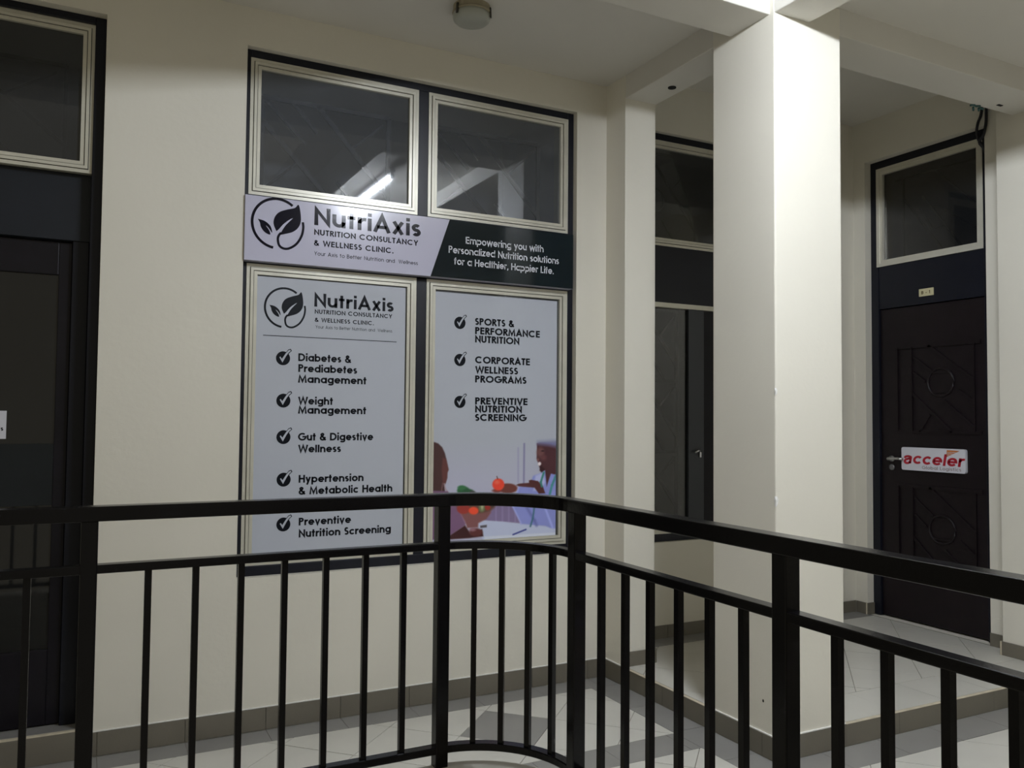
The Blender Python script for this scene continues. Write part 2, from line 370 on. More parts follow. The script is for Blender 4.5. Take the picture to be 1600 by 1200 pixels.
def grille(parent, x0, x1, z0, z1, y, t=.014, hexa=True):
    """security grille: border bars, diagonals and a ring, each bar a part"""
    def br(a, b, tt=t): obj('grille_bar', MB().bar((a[0], y, a[1]), (b[0], y, b[1]), tt*.6, tt), GRILLE, parent)
    w, h = x1-x0, z1-z0
    br((x0, z0), (x0, z1)); br((x1, z0), (x1, z1)); br((x0, z1), (x1, z1)); br((x0, z0), (x1, z0))
    f = lambda u, v: (x0+u*w, z0+v*h)
    br(f(0, .78), f(.62, 0)); br(f(.42, 1), f(1, .22)); br(f(0, 1), f(.33, .62), t*.7); br(f(.22, 1), f(.42, .74), t*.7); br(f(.58, .3), f(.80, 0), t*.7)
    br(f(0, .12), f(.28, .44), t*.6); br(f(.68, .62), f(.95, .92), t*.6)
    if hexa:
        c = f(.48, .5); r = .10*min(w, h)*1.3
        m = MB(); m.tube([(c[0]+r*math.cos(a), y, c[1]+r*math.sin(a)) for a in [2*math.pi*k/16 for k in range(17)]], t*.35, 6); obj('grille_ring', m, GRILLE, parent)

w1 = thing('window_1', 'four light clinic window with cream aluminium sashes in navy steel frame', 'window', 'structure')
fy = .036; m = MB()
m.box(WX0, .619, fy, .10, WZ0, WZ1); m.box(2.234, WX1, fy, .10, WZ0, WZ1); m.box(.619, 2.234, fy, .10, 2.902, WZ1)
m.box(1.400, 1.452, fy, .10, .688, 2.902); m.box(.619, 2.234, fy, .10, WZ0, .688)
obj('frame', m, NAVY, w1, bevel=.002)
obj('transom_panel', MB().box(.619, 2.234, fy, .095, 1.993, 2.298), NAVY, w1)
SA = sash(w1, .619, 1.400, 2.298, 2.902, .028); SB = sash(w1, 1.452, 2.234, 2.298, 2.902, .028)
SCc = sash(w1, .619, 1.400, .690, 1.995, .028); SD = sash(w1, 1.452, 2.234, .690, 1.995, .028)
grille(w1, SA[0]+.03, SA[1]-.06, SA[2]-.05, SA[3]-.07, .17, .02, False); grille(w1, SB[0]+.03, SB[1]-.06, SB[2]-.05, SB[3]-.07, .17, .02, False)

w2 = thing('window_2', 'tall dark window in the passage partly hidden by the column', 'window', 'structure')
y2 = YB+.03; m = MB()
m.box(AX0, AX0+.04, y2, y2+.06, AZ0, AZ1); m.box(AX1-.05, AX1, y2, y2+.06, AZ0, AZ1); m.box(AX0+.04, AX1-.05, y2, y2+.06, AZ1-.04, AZ1)
m.box(AX0+.04, AX1-.05, y2, y2+.06, AZ0, AZ0+.045); m.box(AX0+.04, AX1-.05, y2, y2+.05, 2.005, 2.345); obj('frame', m, NAVY, w2, bevel=.002)
s1 = sash(w2, AX0+.04, AX1-.05, 2.345, AZ1-.04, y2-.008, GLASS_T)
obj('transom_rail', MB().box(AX0+.04, AX1-.05, y2-.008, y2+.02, 1.985, 2.012), ALU, w2)
obj('sill_rail', MB().box(AX0+.04, AX1-.05, y2-.008, y2+.03, AZ0+.045, AZ0+.085), ALU, w2)
obj('pane', MB().box(AX0+.04, 3.19, y2+.02, y2+.024, AZ0+.085, 1.985), GLASS_D, w2)
obj('casement_stile', MB().box(3.185, 3.30, y2+.004, y2+.04, AZ0+.085, 1.985), mat('slate_stile', (.030, .034, .042), .4), w2)
obj('casement_stile', MB().box(3.30, AX1-.05, y2+.012, y2+.05, AZ0+.085, 1.985), LEAF2, w2)
hd = obj('window_handle', MB().box(3.262, 3.274, y2-.006, y2+.006, 1.11, 1.15), CHROME, w2)
obj('lever', MB().tube([(3.268, y2-.012, 1.145), (3.245, y2-.020, 1.152), (3.215, y2-.020, 1.140)], .006, 8), CHROME, hd, True)
grille(w2, AX0+.02, 3.33, 2.36, 2.93, YB+.15)
for zz in (.72, 1.14, 1.56): grille(w2, AX0+.05, 3.17, zz, zz+.42, YB+.13, .018)

d1 = thing('door_1', 'dark steel glass door with transom window on the clinic wall', 'door', 'structure')
yd = .11; m = MB()
m.box(-.95, -.90, yd, .17, .10, 2.945); m.box(.010, DX, .045, .17, .10, 2.945); m.box(-.90, .010, .045, .17, 2.915, 2.945); m.box(-.05, .010, yd, .17, .10, 2.30)
obj('frame', m, NAVY, d1, bevel=.003)
obj('transom_panel', MB().box(-.90, .010, yd-.01, .16, 2.035, 2.305), mat('slate_blue_panel', (.012, .015, .021), .45, spec=.3, var=.08, scale=6), d1)
s3 = sash(d1, -.90, .012, 2.305, 2.915, .052, GLASS_T); grille(d1, s3[0]+.04, s3[1]-.06, s3[2], s3[3]-.09, .2)
m = MB(); m.box(-.95, -.78, yd+.02, .165, .105, 2.03); m.box(-.098, -.05, yd+.02, .165, .105, 2.03); m.box(-.78, -.098, yd+.02, .165, 1.895, 2.03)
m.box(-.78, -.098, yd+.02, .165, .105, .40)
lf = obj('leaf', m, LEAF2, d1, bevel=.003)
obj('lock_rail', MB().box(-.78, -.098, yd+.02, .165, .97, 1.215), mat('slate_lock_rail', (.009, .012, .014), .35, spec=.3, var=.1, scale=6), lf)
obj('pane', MB().box(-.785, -.093, .14, .145, 1.21, 1.90), GLASS_D, d1); obj('pane', MB().box(-.785, -.093, .14, .145, .395, .975), GLASS_D, d1)
th = obj('threshold', MB().box(-.95, DX, -.002, .24, -.01, .100), TILE_G, d1)
obj('riser_tile', MB().box(-.95, DX, -.012, -.002, .001, .108), TILE_B, d1); obj('nosing', MB().box(-.95, DX, -.012, .006, .108, .113), GROUT_Y, d1)

d2 = thing('door_2', 'dark brown wooden door with raised lattice panels under a transom', 'door', 'structure')
XD = XR+.075
m = MB()
m.box(XD-.02, XD+.06, DY1-.055, DY1, ST, DZ1); m.box(XD-.02, XD+.06, DY0, DY0+.05, ST, DZ1); m.box(XD-.02, XD+.06, DY0+.05, DY1-.055, DZ1-.055, DZ1)
obj('frame', m, NAVY, d2, bevel=.003)
obj('transom_panel', MB().box(XD-.012, XD+.05, DY0+.05, DY1-.055, 2.06, 2.335), NAVY, d2)
# transom sash in the YZ plane
m = MB(); y0, y1, z0, z1 = DY0+.05, DY1-.045, 2.335, DZ1-.05
for (a, b, xx) in ((0, .02, XD-.022), (.02, .042, XD-.014)):
    m.box(xx, XD+.03, y0+a, y0+b, z0+a, z1-a); m.box(xx, XD+.03, y1-b, y1-a, z0+a, z1-a); m.box(xx, XD+.03, y0+b, y1-b, z1-b, z1-a); m.box(xx, XD+.03, y0+b, y1-b, z0+a, z0+b)
obj('sash', m, ALU, d2)
obj('pane', MB().box(XD+.004, XD+.008, y0+.038, y1-.038, z0+.038, z1-.038), GLASS_D, d2)
def ybar(a, b, t, x, name='grille_bar', mt=GRILLE, d=.6):
    obj(name, MB().bar((x, a[0], a[1]), (x, b[0], b[1]), t*d, t), mt, d2)
gp = lambda u, v: (y1-.05-u*(y1-y0-.1), z0+.05+v*(z1-z0-.12))
for a, b in (((0, 0), (1, 0)), ((0, 1), (1, 1)), ((.1, 0), (.1, 1)), ((1, 0), (1, 1)), ((.1, .75), (.55, 0)), ((.45, 1), (1, .35)), ((.32, .72), (.75, 0)), ((.5, .55), (1, .1)), ((.28, .6), (.42, .3)), ((.42, .3), (.55, .32))):
    ybar(gp(*a), gp(*b), .012, XD+.10)
lfo = obj('leaf', MB().box(XD, XD+.045, DY0+.05, DY1-.055, ST+.006, 2.055), LEAF, d2, bevel=.003)
# raised lattice on the leaf: two panels
for z0, z1 in ((1.27, 1.80), (.36, .93)):
    ya, yb = -.085, -.60
    q = lambda u, v: (ya+(yb-ya)*u, z0+(z1-z0)*v)
    xx = XD-.004
    for a, b, t in (((0, 0), (0, 1), .018), ((1, 0), (1, 1), .018), ((-.05, 0), (1.08, 0), .018), ((-.05, 1), (1.08, 1), .022), ((.2, 0), (.2, 1), .02),
                    ((.42, 1), (1, .58), .018), ((.22, .88), (.47, .70), .013), ((.22, .70), (.38, .58), .013), ((.2, .45), (.72, 0), .018), ((.62, .36), (1, .06), .014), ((.8, .48), (1, .34), .014), ((.30, .0), (.44, .2), .012)):
        obj('lattice_bar', MB().bar((xx, *q(*a)), (xx, *q(*b)), .010, t), LEAF, lfo)
    c = q(.58, .57); r = .085
    m = MB(); m.tube([(xx, c[0]+r*math.cos(a), c[1]+r*math.sin(a)) for a in [2*math.pi*k/20 for k in range(21)]], .007, 6); obj('lattice_ring', m, LEAF, lfo)
    for dv in (-.06, .06): obj('lattice_bar', MB().bar((xx, c[0]-.07, c[1]+dv), (xx, c[0]+.07, c[1]+dv), .008, .010), LEAF, lfo)
m = MB(); m.lathe((0, 0, 0), [(.020, 0), (.020, .008), (.012, .010), (.010, .04)], 20, 0)
rz = obj('handle_rosette', m, CHROME, d2, True); rz.location = (XD, -.035, 1.095); rz.scale = (-1, 1, 1)
lv = obj('lever', MB().tube([(0, 0, 0), (0, -.03, .002), (0, -.075, .004), (-.004, -.108, .002)], .0085, 10), CHROME, rz, True); lv.location = (.045, 0, 0)
m = MB(); m.lathe((0, 0, 0), [(.020, 0), (.020, .006), (.013, .008)], 20, 0)
ks = obj('keyhole_rosette', m, mat('worn_steel', (.20, .20, .21), .45, metal=.8), d2, True); ks.location = (XD, -.035, 1.04); ks.scale = (-1, 1, 1)

# ------------------------------------------------------------------ railing
rail = thing('railing', 'black painted steel railing with round corner along the walkway edge', 'railing')
def sweep(w, z0, z1, name):
    m = MB(); A = [(-2.5, RC[1]+RR+w/2)]+arc_pts(RR+w/2, 20)+[(RC[0]+RR+w/2, -5.5)]; B = [(-2.5, RC[1]+RR-w/2)]+arc_pts(RR-w/2, 20)+[(RC[0]+RR-w/2, -5.5)]
    n = len(A); vs = [(x, y, z) for z in (z0, z1) for L in (A, B) for x, y in L]; fs = [(0, n, 3*n, 2*n), (n-1, 3*n-1, 4*n-1, 2*n-1)]
    for i in range(n-1): fs += [(i, i+1, 2*n+i+1, 2*n+i), (n+i, 3*n+i, 3*n+i+1, n+i+1), (2*n+i, 2*n+i+1, 3*n+i+1, 3*n+i), (i, n+i, n+i+1, i+1)]
    m.add(vs, fs); return obj(name, m, BLACK, rail, bevel=.003)
sweep(.044, 1.078, 1.114, 'top_rail'); sweep(.034, .952, .973, 'middle_rail'); sweep(.034, .370, .391, 'bottom_rail')
bal = MB().box(-.008, .008, -.008, .008, .385, .958).mesh('baluster', BLACK)
pst = MB().box(-.019, .019, -.019, .019, .32, 1.08).mesh('post', BLACK)
bx = [-.104+.11*k for k in range(-18, 1)]+[.157+.1115*k for k in range(7)]
for x in bx:
    if abs(x-.027) > .03 and abs(x+1.35) > .05: o = link('baluster', bal, rail); o.location = (x, RY, 0)
by = [-1.846, -1.954, -2.057, -2.164, -2.270, -2.374, -2.614, -2.719, -2.831, -2.939]+[-3.05-.107*k for k in range(20)]
for y in by: o = link('baluster', bal, rail); o.location = (RX, y, 0)
for k in (1, 2, 3, 4):
    a = math.radians(90-4-k*16.6-1); o = link('baluster', bal, rail); o.location = (RC[0]+RR*math.cos(a), RC[1]+RR*math.sin(a), 0); o.rotation_euler.z = a
for p in ((-1.35, RY), (.024, RY), (.944, RY), (RX, -1.722), (RX, -2.490), (RX, -4.2)):
    o = link('post', pst, rail, bevel=.003); o.location = (*p, 0)

# ------------------------------------------------------------------ stroke lettering
def A_(cx, cy, rx, ry, a0, a1, n=None):
    n = n or max(4, int(abs(a1-a0)/18)); return [(cx+rx*math.cos(math.radians(a0+(a1-a0)*k/n)), cy+ry*math.sin(math.radians(a0+(a1-a0)*k/n))) for k in range(n+1)]
def spl(p, n=5):
    out = []
    for i in range(len(p)-1):
        a, b, c, d = p[max(i-1, 0)], p[i], p[i+1], p[min(i+2, len(p)-1)]
        for k in range(n):
            t = k/n; out.append(tuple(.5*((2*b[j])+(-a[j]+c[j])*t+(2*a[j]-5*b[j]+4*c[j]-d[j])*t*t+(-a[j]+3*b[j]-3*c[j]+d[j])*t**3) for j in (0, 1)))
    return out+[p[-1]]
XH = .73
def glyph(ch, h):
    r = XH/2; ro = r-h; x = XH
    S = {}
    def o_(cx=r): return A_(cx, r, ro, ro, 0, 360, 24)
    def st(X, a=0, b=1): return [(X, a), (X, b)]
    def arch(x0, x1): return [(x1, 0), (x1, x-(x1-x0)/2-h)]+A_((x0+x1)/2, x-(x1-x0)/2-h, (x1-x0)/2, (x1-x0)/2, 0, 180)
    def dot(X, y): return [(X, y-h*1.05), (X, y+h*1.05)]
    if ch == ' ': return .34, []
    if ch == '.': return 2*h+.06, [dot(h+.03, h)]
    if ch == ',': return 2*h+.06, [[(h+.06, 2*h), (h, -1.6*h)]]
    if ch == '-': return .45, [[(.05, .38), (.40, .38)]]
    if ch == '1': return .4, [[(.05, .78), (.26, 1-h*.5)], st(.26, 0, 1)]
    if ch == '&': return .80, [spl([(.74, h*.4), (.27, .60), (.19, .78), (.32, 1-h), (.46, .80), (.36, .61), (.15, .43), (h+.02, .24), (.27, h), (.50, .13), (.68, .46)], 5)]
    if ch == 'a': return x, [o_(), st(x-h, 0, x)]
    if ch == '@': return x*.92, [A_(.32, .20, .32-h-.02, .20-h*.2, 80, 330)+[(x*.86-h, .2)], [(h*.8, x*.62)]+A_(.32, x-.2, .26-h*.3, .2-h, 150, 0)+[(x*.86-h, .0)], [(.30, .40), (x*.86-h, .46)]]
    if ch == 'b': return x, [o_(), st(h)]
    if ch == 'c': return x*.9, [A_(r, r, ro, ro, 42, 318)]
    if ch == 'd': return x, [o_(), st(x-h)]
    if ch == 'e': return x, [[(h, r), (x-h, r)]+A_(r, r, ro, ro, 0, 322)]
    if ch == 'f': return .40, [[(.16, 0), (.16, .80)]+A_(.34, .80, .18, .2-h, 180, 95), [(.0, x-h), (.38, x-h)]]
    if ch == 'g': return x, [o_(), [(x-h, x), (x-h, -.02)]+A_(r, -.02, ro, .25-h, 0, -155)]
    if ch == 'h': return .66, [st(h), arch(h, .66-h)]
    if ch == 'i': return 2*h+.02, [st(h+.01, 0, x), dot(h+.01, .93)]
    if ch == 'k': return .6, [st(h), [(.56, x), (h, .33)], [(.22, .43), (.60, 0)]]
    if ch == 'l': return 2*h+.02, [st(h+.01)]
    if ch == 'm': return 1.06, [st(h, 0, x), arch(h, .53), arch(.53, 1.06-h)]
    if ch == 'n': return .66, [st(h, 0, x), arch(h, .66-h)]
    if ch == 'o': return x, [o_()]
    if ch == 'p': return x, [o_(), st(h, -.27, x)]
    if ch == 'r': return .40, [st(h, 0, x), A_(h+.25, x-.25-h, .25, .25, 180, 72)]
    if ch == 's':
        q = (x/2-h)/2; return .48, [A_(.24, x-h-q, .24-h, q, 35, 270)+A_(.24, h+q, .24-h, q, 90, -145)[1:]]
    if ch == 't': return .40, [st(.19, 0, .95), [(0, x-h), (.38, x-h)]]
    if ch == 'u': return .64, [[(h, x), (h, .32)]+A_(.32, .32, .32-h, .32-h, 180, 360), st(.64-h, 0, x)]
    if ch == 'v': return .62, [[(h*.8, x), (.31, h*.6), (.62-h*.8, x)]]
    if ch == 'w': return .98, [[(h*.8, x), (.26, h*.6), (.49, x-h), (.72, h*.6), (.98-h*.8, x)]]
    if ch == 'x': return .62, [[(h, 0), (.62-h, x)], [(h, x), (.62-h, 0)]]
    if ch == 'y': return .62, [[(h*.8, x), (.33, .04)], [(.62-h*.8, x), (.18, -.27)]]
    if ch == 'z': return .54, [[(.02, x-h), (.50-h*.4, x-h), (.04+h*.4, h), (.52, h)]]
    if ch == 'A': return .84, [[(h*.7, 0), (.42, 1-h*.9), (.84-h*.7, 0)], [(.18, .30), (.66, .30)]]
    if ch == 'B': return .62, [st(h), [(h, 1-h), (.30, 1-h)]+A_(.30, .755-h*.5, .24-h*.3, .245-h*.5, 90, -90)+[(h, .51)], [(.3, .51)]+A_(.34, .255+h*.5, .27-h, .255-h*.5, 90, -90)+[(h, h)]]
    if ch == 'C': return .96, [A_(.52, .5, .52-h, .5-h, 45, 315)]
    if ch == 'D': return .84, [[(h, h), (h, 1-h), (.34, 1-h)]+A_(.34, .5, .5-h, .5-h, 90, -90)+[(h, h)]]
    if ch == 'E': return .58, [st(h), [(h, 1-h), (.56, 1-h)], [(h, .52), (.54, .52)], [(h, h), (.56, h)]]
    if ch == 'F': return .54, [st(h), [(h, 1-h), (.52, 1-h)], [(h, .52), (.5, .52)]]
    if ch == 'G': return 1.0, [A_(.52, .5, .52-h, .5-h, 48, 360)+[(.52, .5)]]
    if ch == 'H': return .74, [st(h), st(.74-h), [(h, .53), (.74-h, .53)]]
    if ch == 'I': return 2*h+.02, [st(h+.01)]
    if ch == 'L': return .52, [st(h), [(h, h), (.5, h)]]
    if ch == 'M': return .98, [[(h*.9, 0), (.14+h*.4, 1-h), (.49, h*1.6), (.84-h*.4, 1-h), (.98-h*.9, 0)]]
    if ch == 'N': return .76, [[(h, 0), (h, 1-h*1.2), (.76-h, h*1.2), (.76-h, 1)]]
    if ch == 'O': return 1.04, [A_(.52, .5, .52-h, .5-h, 0, 360, 28)]
    if ch == 'P': return .60, [st(h), [(h, 1-h), (.32, 1-h)]+A_(.32, .715, .27-h, .285-h, 90, -90)+[(h, .43+h)]]
    if ch == 'R': return .62, [st(h), [(h, 1-h), (.32, 1-h)]+A_(.32, .725, .27-h, .275-h, 90, -90)+[(h, .45+h)], [(.28, .47), (.60, 0)]]
    if ch == 'S':
        q = (.5-h)/2; return .56, [A_(.28, 1-h-q, .26-h, q, 30, 270)+A_(.28, h+q, .28-h, q, 90, -150)[1:]]
    if ch == 'T': return .56, [st(.28), [(.0, 1-h), (.56, 1-h)]]
    if ch == 'U': return .70, [[(h, 1), (h, .35)]+A_(.35, .35, .35-h, .35-h, 180, 360)+[(.70-h, 1)]]
    if ch == 'V': return .76, [[(h*.7, 1), (.38, h*.7), (.76-h*.7, 1)]]
    if ch == 'W': return 1.14, [[(h*.7, 1), (.30, h*.8), (.57, 1-h), (.84, h*.8), (1.14-h*.7, 1)]]
    if ch == 'Y': return .70, [[(h*.6, 1), (.35, .44), (.70-h*.6, 1)], [(.35, .46), (.35, 0)]]
    return .5, []
def ribbon(p, h):
    """flat ribbon of half width h along polyline p -> verts, faces (2D)"""
    p = [q for i, q in enumerate(p) if i == 0 or math.dist(q, p[i-1]) > 1e-5]
    closed = len(p) > 3 and math.dist(p[0], p[-1]) < 1e-4
    if closed: p = p[:-1]
    n = len(p); vs = []
    for i in range(n):
        a = p[i-1] if (i > 0 or closed) else None; c = p[(i+1) % n] if (i < n-1 or closed) else None; b = p[i]
        ns = []
        for q0, q1 in ((a, b), (b, c)):
            if q0 is None or q1 is None: continue
            d = (q1[0]-q0[0], q1[1]-q0[1]); l = math.hypot(*d) or 1; ns.append((-d[1]/l, d[0]/l))
        nx = sum(v[0] for v in ns)/len(ns); ny = sum(v[1] for v in ns)/len(ns); l2 = nx*nx+ny*ny
        k = h/max(l2, .12); vs += [(b[0]+nx*k, b[1]+ny*k), (b[0]-nx*k, b[1]-ny*k)]
    fs = [(2*i, 2*i+1, (2*i+3) % (2*n), (2*i+2) % (2*n)) for i in range(n if closed else n-1)]
    return vs, fs
def layout(txt, h, track):
    X = 0; V = []; Fc = []
    for ch in txt:
        w, ss = glyph(ch, h)
        for s in ss:
            v, f = ribbon(s, h); b = len(V); V += [(X+q[0], q[1]) for q in v]; Fc += [tuple(b+i for i in g) for g in f]
        X += w+track
    x0 = min(v[0] for v in V); x1 = max(v[0] for v in V)
    return [((v[0]-x0)/(x1-x0), v[1]) for v in V], Fc
def words(txt, h, track):
    """the line set as a whole, then one (verts, faces) per word"""
    V, Fc = layout(txt, h, track); out = []; b = 0; k = 0
    for w in txt.split(' '):
        n = sum(len(ribbon(s, h)[0]) for ch in w for s in glyph(ch, h)[1])
        if n: out.append((V[b:b+n], [tuple(i-b for i in f) for f in Fc if b <= f[0] < b+n]))
        b += n
    return out
def text_y(parent, txt, p0, p1, cap_px, ysurf, m, wt=.15, track=.13, name='lettering', sup=0.):
    """lettering on a plane y=ysurf; p0, p1 = baseline start and end seen in the photograph"""
    a, b = at(*p0, 1, ysurf), at(*p1, 1, ysurf); z = (a[2]+b[2])/2; w = b[0]-a[0]
    mid = ((p0[0]+p1[0])/2, (p0[1]+p1[1])/2); cap = at(mid[0], mid[1]-cap_px, 1, ysurf)[2]-at(*mid, 1, ysurf)[2]
    for V, Fc in words(txt, wt/2, track):
        mb = MB(); mb.add([(a[0]+v[0]*w, ysurf, z+v[1]*cap) for v in V], Fc); link(name, mb.mesh(name, m), parent)
def poly_y(parent, name, pts, ysurf, m):
    mb = MB(); mb.add([(p[0], ysurf, p[1]) for p in pts], [tuple(range(len(pts)))]); return link(name, mb.mesh(name, m), parent)
def strokes_y(parent, name, strokes, c, s, ysurf, m):
    mb = MB()
    for p, h in strokes:
        v, f = ribbon(p, h); mb.add([(c[0]+q[0]*s, ysurf, c[1]+q[1]*s) for q in v], f)
    return link(name, mb.mesh(name, m), parent)
def logo(parent, cpx, rpx, ysurf, m, paper):
    """leaf sprout in a broken ring; unit radius 1"""
    c = at(*cpx, 1, ysurf); e = at(cpx[0], cpx[1]-rpx, 1, ysurf); s = e[2]-c[2]; c = (c[0], c[2])
    root = strokes_y(parent, 'emblem', [(A_(0, .02, .93, .95, 52, 262, 34), .050), (spl([(.98, .18), (1.0, -.05), (.94, -.36), (.76, -.68), (.50, -.88), (.28, -.92), (.10, -.82), (.04, -.58), (.08, -.42), (.16, -.32)], 6), .045)], c, s, ysurf, m)
    big = spl([(-.02, -.28), (-.13, -.02), (-.10, .24), (.06, .46), (.36, .60), (.66, .70), (.80, .84), (.88, .56), (.90, .20), (.80, -.06), (.60, -.24), (.34, -.34), (.12, -.40), (.16, -.30), (.3, -.05), (.44, .12), (.6, .30), (.40, .17), (.22, .0), (.08, -.18), (-.02, -.28)], 4)
    small = spl([(-.72, .12), (-.45, .06), (-.24, -.12), (-.18, -.36), (-.30, -.20), (-.42, -.10), (-.28, -.30), (-.26, -.44), (-.46, -.36), (-.60, -.18), (-.64, -.02), (-.72, .12)], 4)
    for nm, p in (('large_leaf', big), ('small_leaf', small)): poly_y(root, nm, [(c[0]+q[0]*s, c[1]+q[1]*s) for q in p[:-1]], ysurf, m)
def check(parent, cpx, rpx, ysurf, dark, light):
    c = at(*cpx, 1, ysurf); s = at(cpx[0], cpx[1]-rpx, 1, ysurf)[2]-c[2]; c = (c[0], c[2])
    o = poly_y(parent, 'check_disc', [(c[0]+s*math.cos(a), c[1]+s*math.sin(a)) for a in [2*math.pi*k/28 for k in range(28)]], ysurf, dark)
    tick = [(-.52, .12), (-.40, .24), (-.16, -.08), (.36, .72), (.72, 1.16), (.98, 1.26), (1.08, 1.10), (.80, .86), (.44, .36), (-.08, -.62)]
    poly_y(o, 'tick_outline', [(c[0]+q[0]*s*1.03+s*.01, c[1]+q[1]*s*1.03) for q in [(-.55, .12), (-.40, .28), (-.16, 0), (.28, .74), (.68, 1.24), (1.02, 1.36), (1.18, 1.08), (.86, .78), (.52, .34), (-.08, -.72)]], ysurf-.0003, dark)
    poly_y(o, 'tick', [(c[0]+q[0]*s, c[1]+q[1]*s) for q in tick], ysurf-.0006, light)

# ------------------------------------------------------------------ sign board
YS = -.012
sg = thing('sign_board', 'lilac white and dark clinic name board mounted across the window', 'sign')
sx0, sx1, sz0, sz1 = .599, 2.240, 2.001, 2.283
obj('board', MB().box(sx0, sx1, YS, fy, sz0, sz1), SIGNW, sg, bevel=.0015)
sgd = MB(); q = [(1.547, sz1-.0005), (sx1-.0005, sz1-.0005), (sx1-.0005, sz0+.0005), (1.452, sz0+.0005)]
sgd.add([(p[0], YS-.0006, p[1]) for p in q], [(0, 1, 2, 3)]); dk = link('dark_panel', sgd.mesh('dark_panel', SIGND), sg)
ty = YS-.0008
logo(sg, (433, 350), 40.5, ty, INKS, SIGNW)
text_y(sg, 'NutriAxis', (491, 350.4), (657.5, 371), 27, ty, INKS, .19, .09)
text_y(sg, 'NUTRITION CONSULTANCY', (491, 365), (653.3, 385.7), 8.6, ty, INKS, .19, .12)
text_y(sg, '& WELLNESS CLINIC.', (490.6, 382), (614.7, 397.5), 8.6, ty, INKS, .19, .12)
text_y(sg, 'Your Axis to Better Nutrition and  Wellness', (491, 397.5), (652.8, 415.4), 6.0, ty, INKS, .11, .13)
ty = YS-.0012
text_y(sg, 'Empowering you with', (727.8, 381.5), (849.3, 393.5), 10.8, ty, WHITE_INK, .165, .075)
text_y(sg, 'Personalized Nutrition solutions', (701, 395.5), (873.3, 412.3), 10.8, ty, WHITE_INK, .165, .075)
text_y(sg, 'for a Healthier, Happier Life.', (709.5, 413.8), (865, 427.8), 10.8, ty, WHITE_INK, .165, .075)

# ------------------------------------------------------------------ posters
YPO = .040
def poster(label, b, x1off, z1off):
    t = thing('poster', label, 'poster')
    obj('sheet', MB().box(b[0]+.0005, b[1]-x1off, YPO, .046, b[2]+.0005, b[3]-z1off), SHEET, t); return t
pl = poster('clinic service poster with emblem and five ticked lines in the window', SCc, .006, .006)
pr_ = poster('clinic service poster with three ticked lines above a consultation photograph', SD, .012, .010)
ty = YPO-.0004
logo(pl, (444.5, 481.5), 32, ty, INK, SHEET)
text_y(pl, 'NutriAxis', (491, 480), (615, 486.3), 20.6, ty, INK, .19, .09)
text_y(pl, 'NUTRITION CONSULTANCY', (491.8, 490.7), (612.7, 497), 6.6, ty, INK, .19, .12)
text_y(pl, '& WELLNESS CLINIC.', (491.8, 503.4), (584, 507.5), 6.4, ty, INK, .19, .12)
text_y(pl, 'Your Axis to Better Nutrition and  Wellness', (493, 514), (612.7, 518.7), 4.8, ty, INK, .12, .13)
a, b = at(411, 525.5, 1, ty), at(619.7, 532.6, 1, ty); zz = (a[2]+b[2])/2
poly_y(pl, 'rule', [(a[0], zz-.0016), (b[0], zz-.0016), (b[0], zz+.0016), (a[0], zz+.0016)], ty, INK)
for s, p0, p1 in (('Diabetes &', (466, 565), (549, 566.4)), ('Prediabetes', (466, 582.2), (558, 583)), ('Management', (465.5, 599), (572.4, 599.6)),
                  ('Weight', (465.5, 632.3), (520, 632.3)), ('Management', (465.5, 647.4), (572, 646.3)), ('Gut & Digestive', (465.5, 689.6), (583.3, 686.9)),
                  ('Wellness', (465.5, 707.8), (532.7, 705.8)), ('Hypertension', (466.5, 755), (568, 751)), ('& Metabolic Health', (466.5, 774), (613, 767.2)),
                  ('Preventive', (466.6, 821.6), (548.6, 816.7)), ('Nutrition Screening', (466.6, 840.4), (610.7, 831.2))):
    text_y(pl, s, p0, p1, 12.0, ty, INK, .215, .06)
for c in ((442.3, 559.8), (442.8, 626), (442.9, 683), (443.2, 749.5), (442.8, 819.5)): check(pl, c, 10.9, ty, INK, SHEET)
for s, p0, p1 in (('SPORTS &', (742.3, 508.7), (803.7, 510.4)), ('PERFORMANCE', (742.3, 523.2), (843.5, 526.6)), ('NUTRITION', (742.3, 536), (811.5, 537.7)),
                  ('CORPORATE', (742.3, 568.8), (828, 569.8)), ('WELLNESS', (742.3, 584), (809.4, 584.3)), ('PROGRAMS', (742.3, 598.5), (822.6, 599)),
                  ('PREVENTIVE', (742.3, 632.9), (824.3, 632.2)), ('NUTRITION', (742.3, 645), (815.5, 644.7)), ('SCREENING', (742.3, 658.2), (823.3, 657.9))):
    text_y(pr_, s, p0, p1, 10.9, ty, INK, .225, .07)
for c in ((718.6, 504.5), (718.6, 562.5), (718.6, 628)): check(pr_, c, 9.6, ty, INK, SHEET)

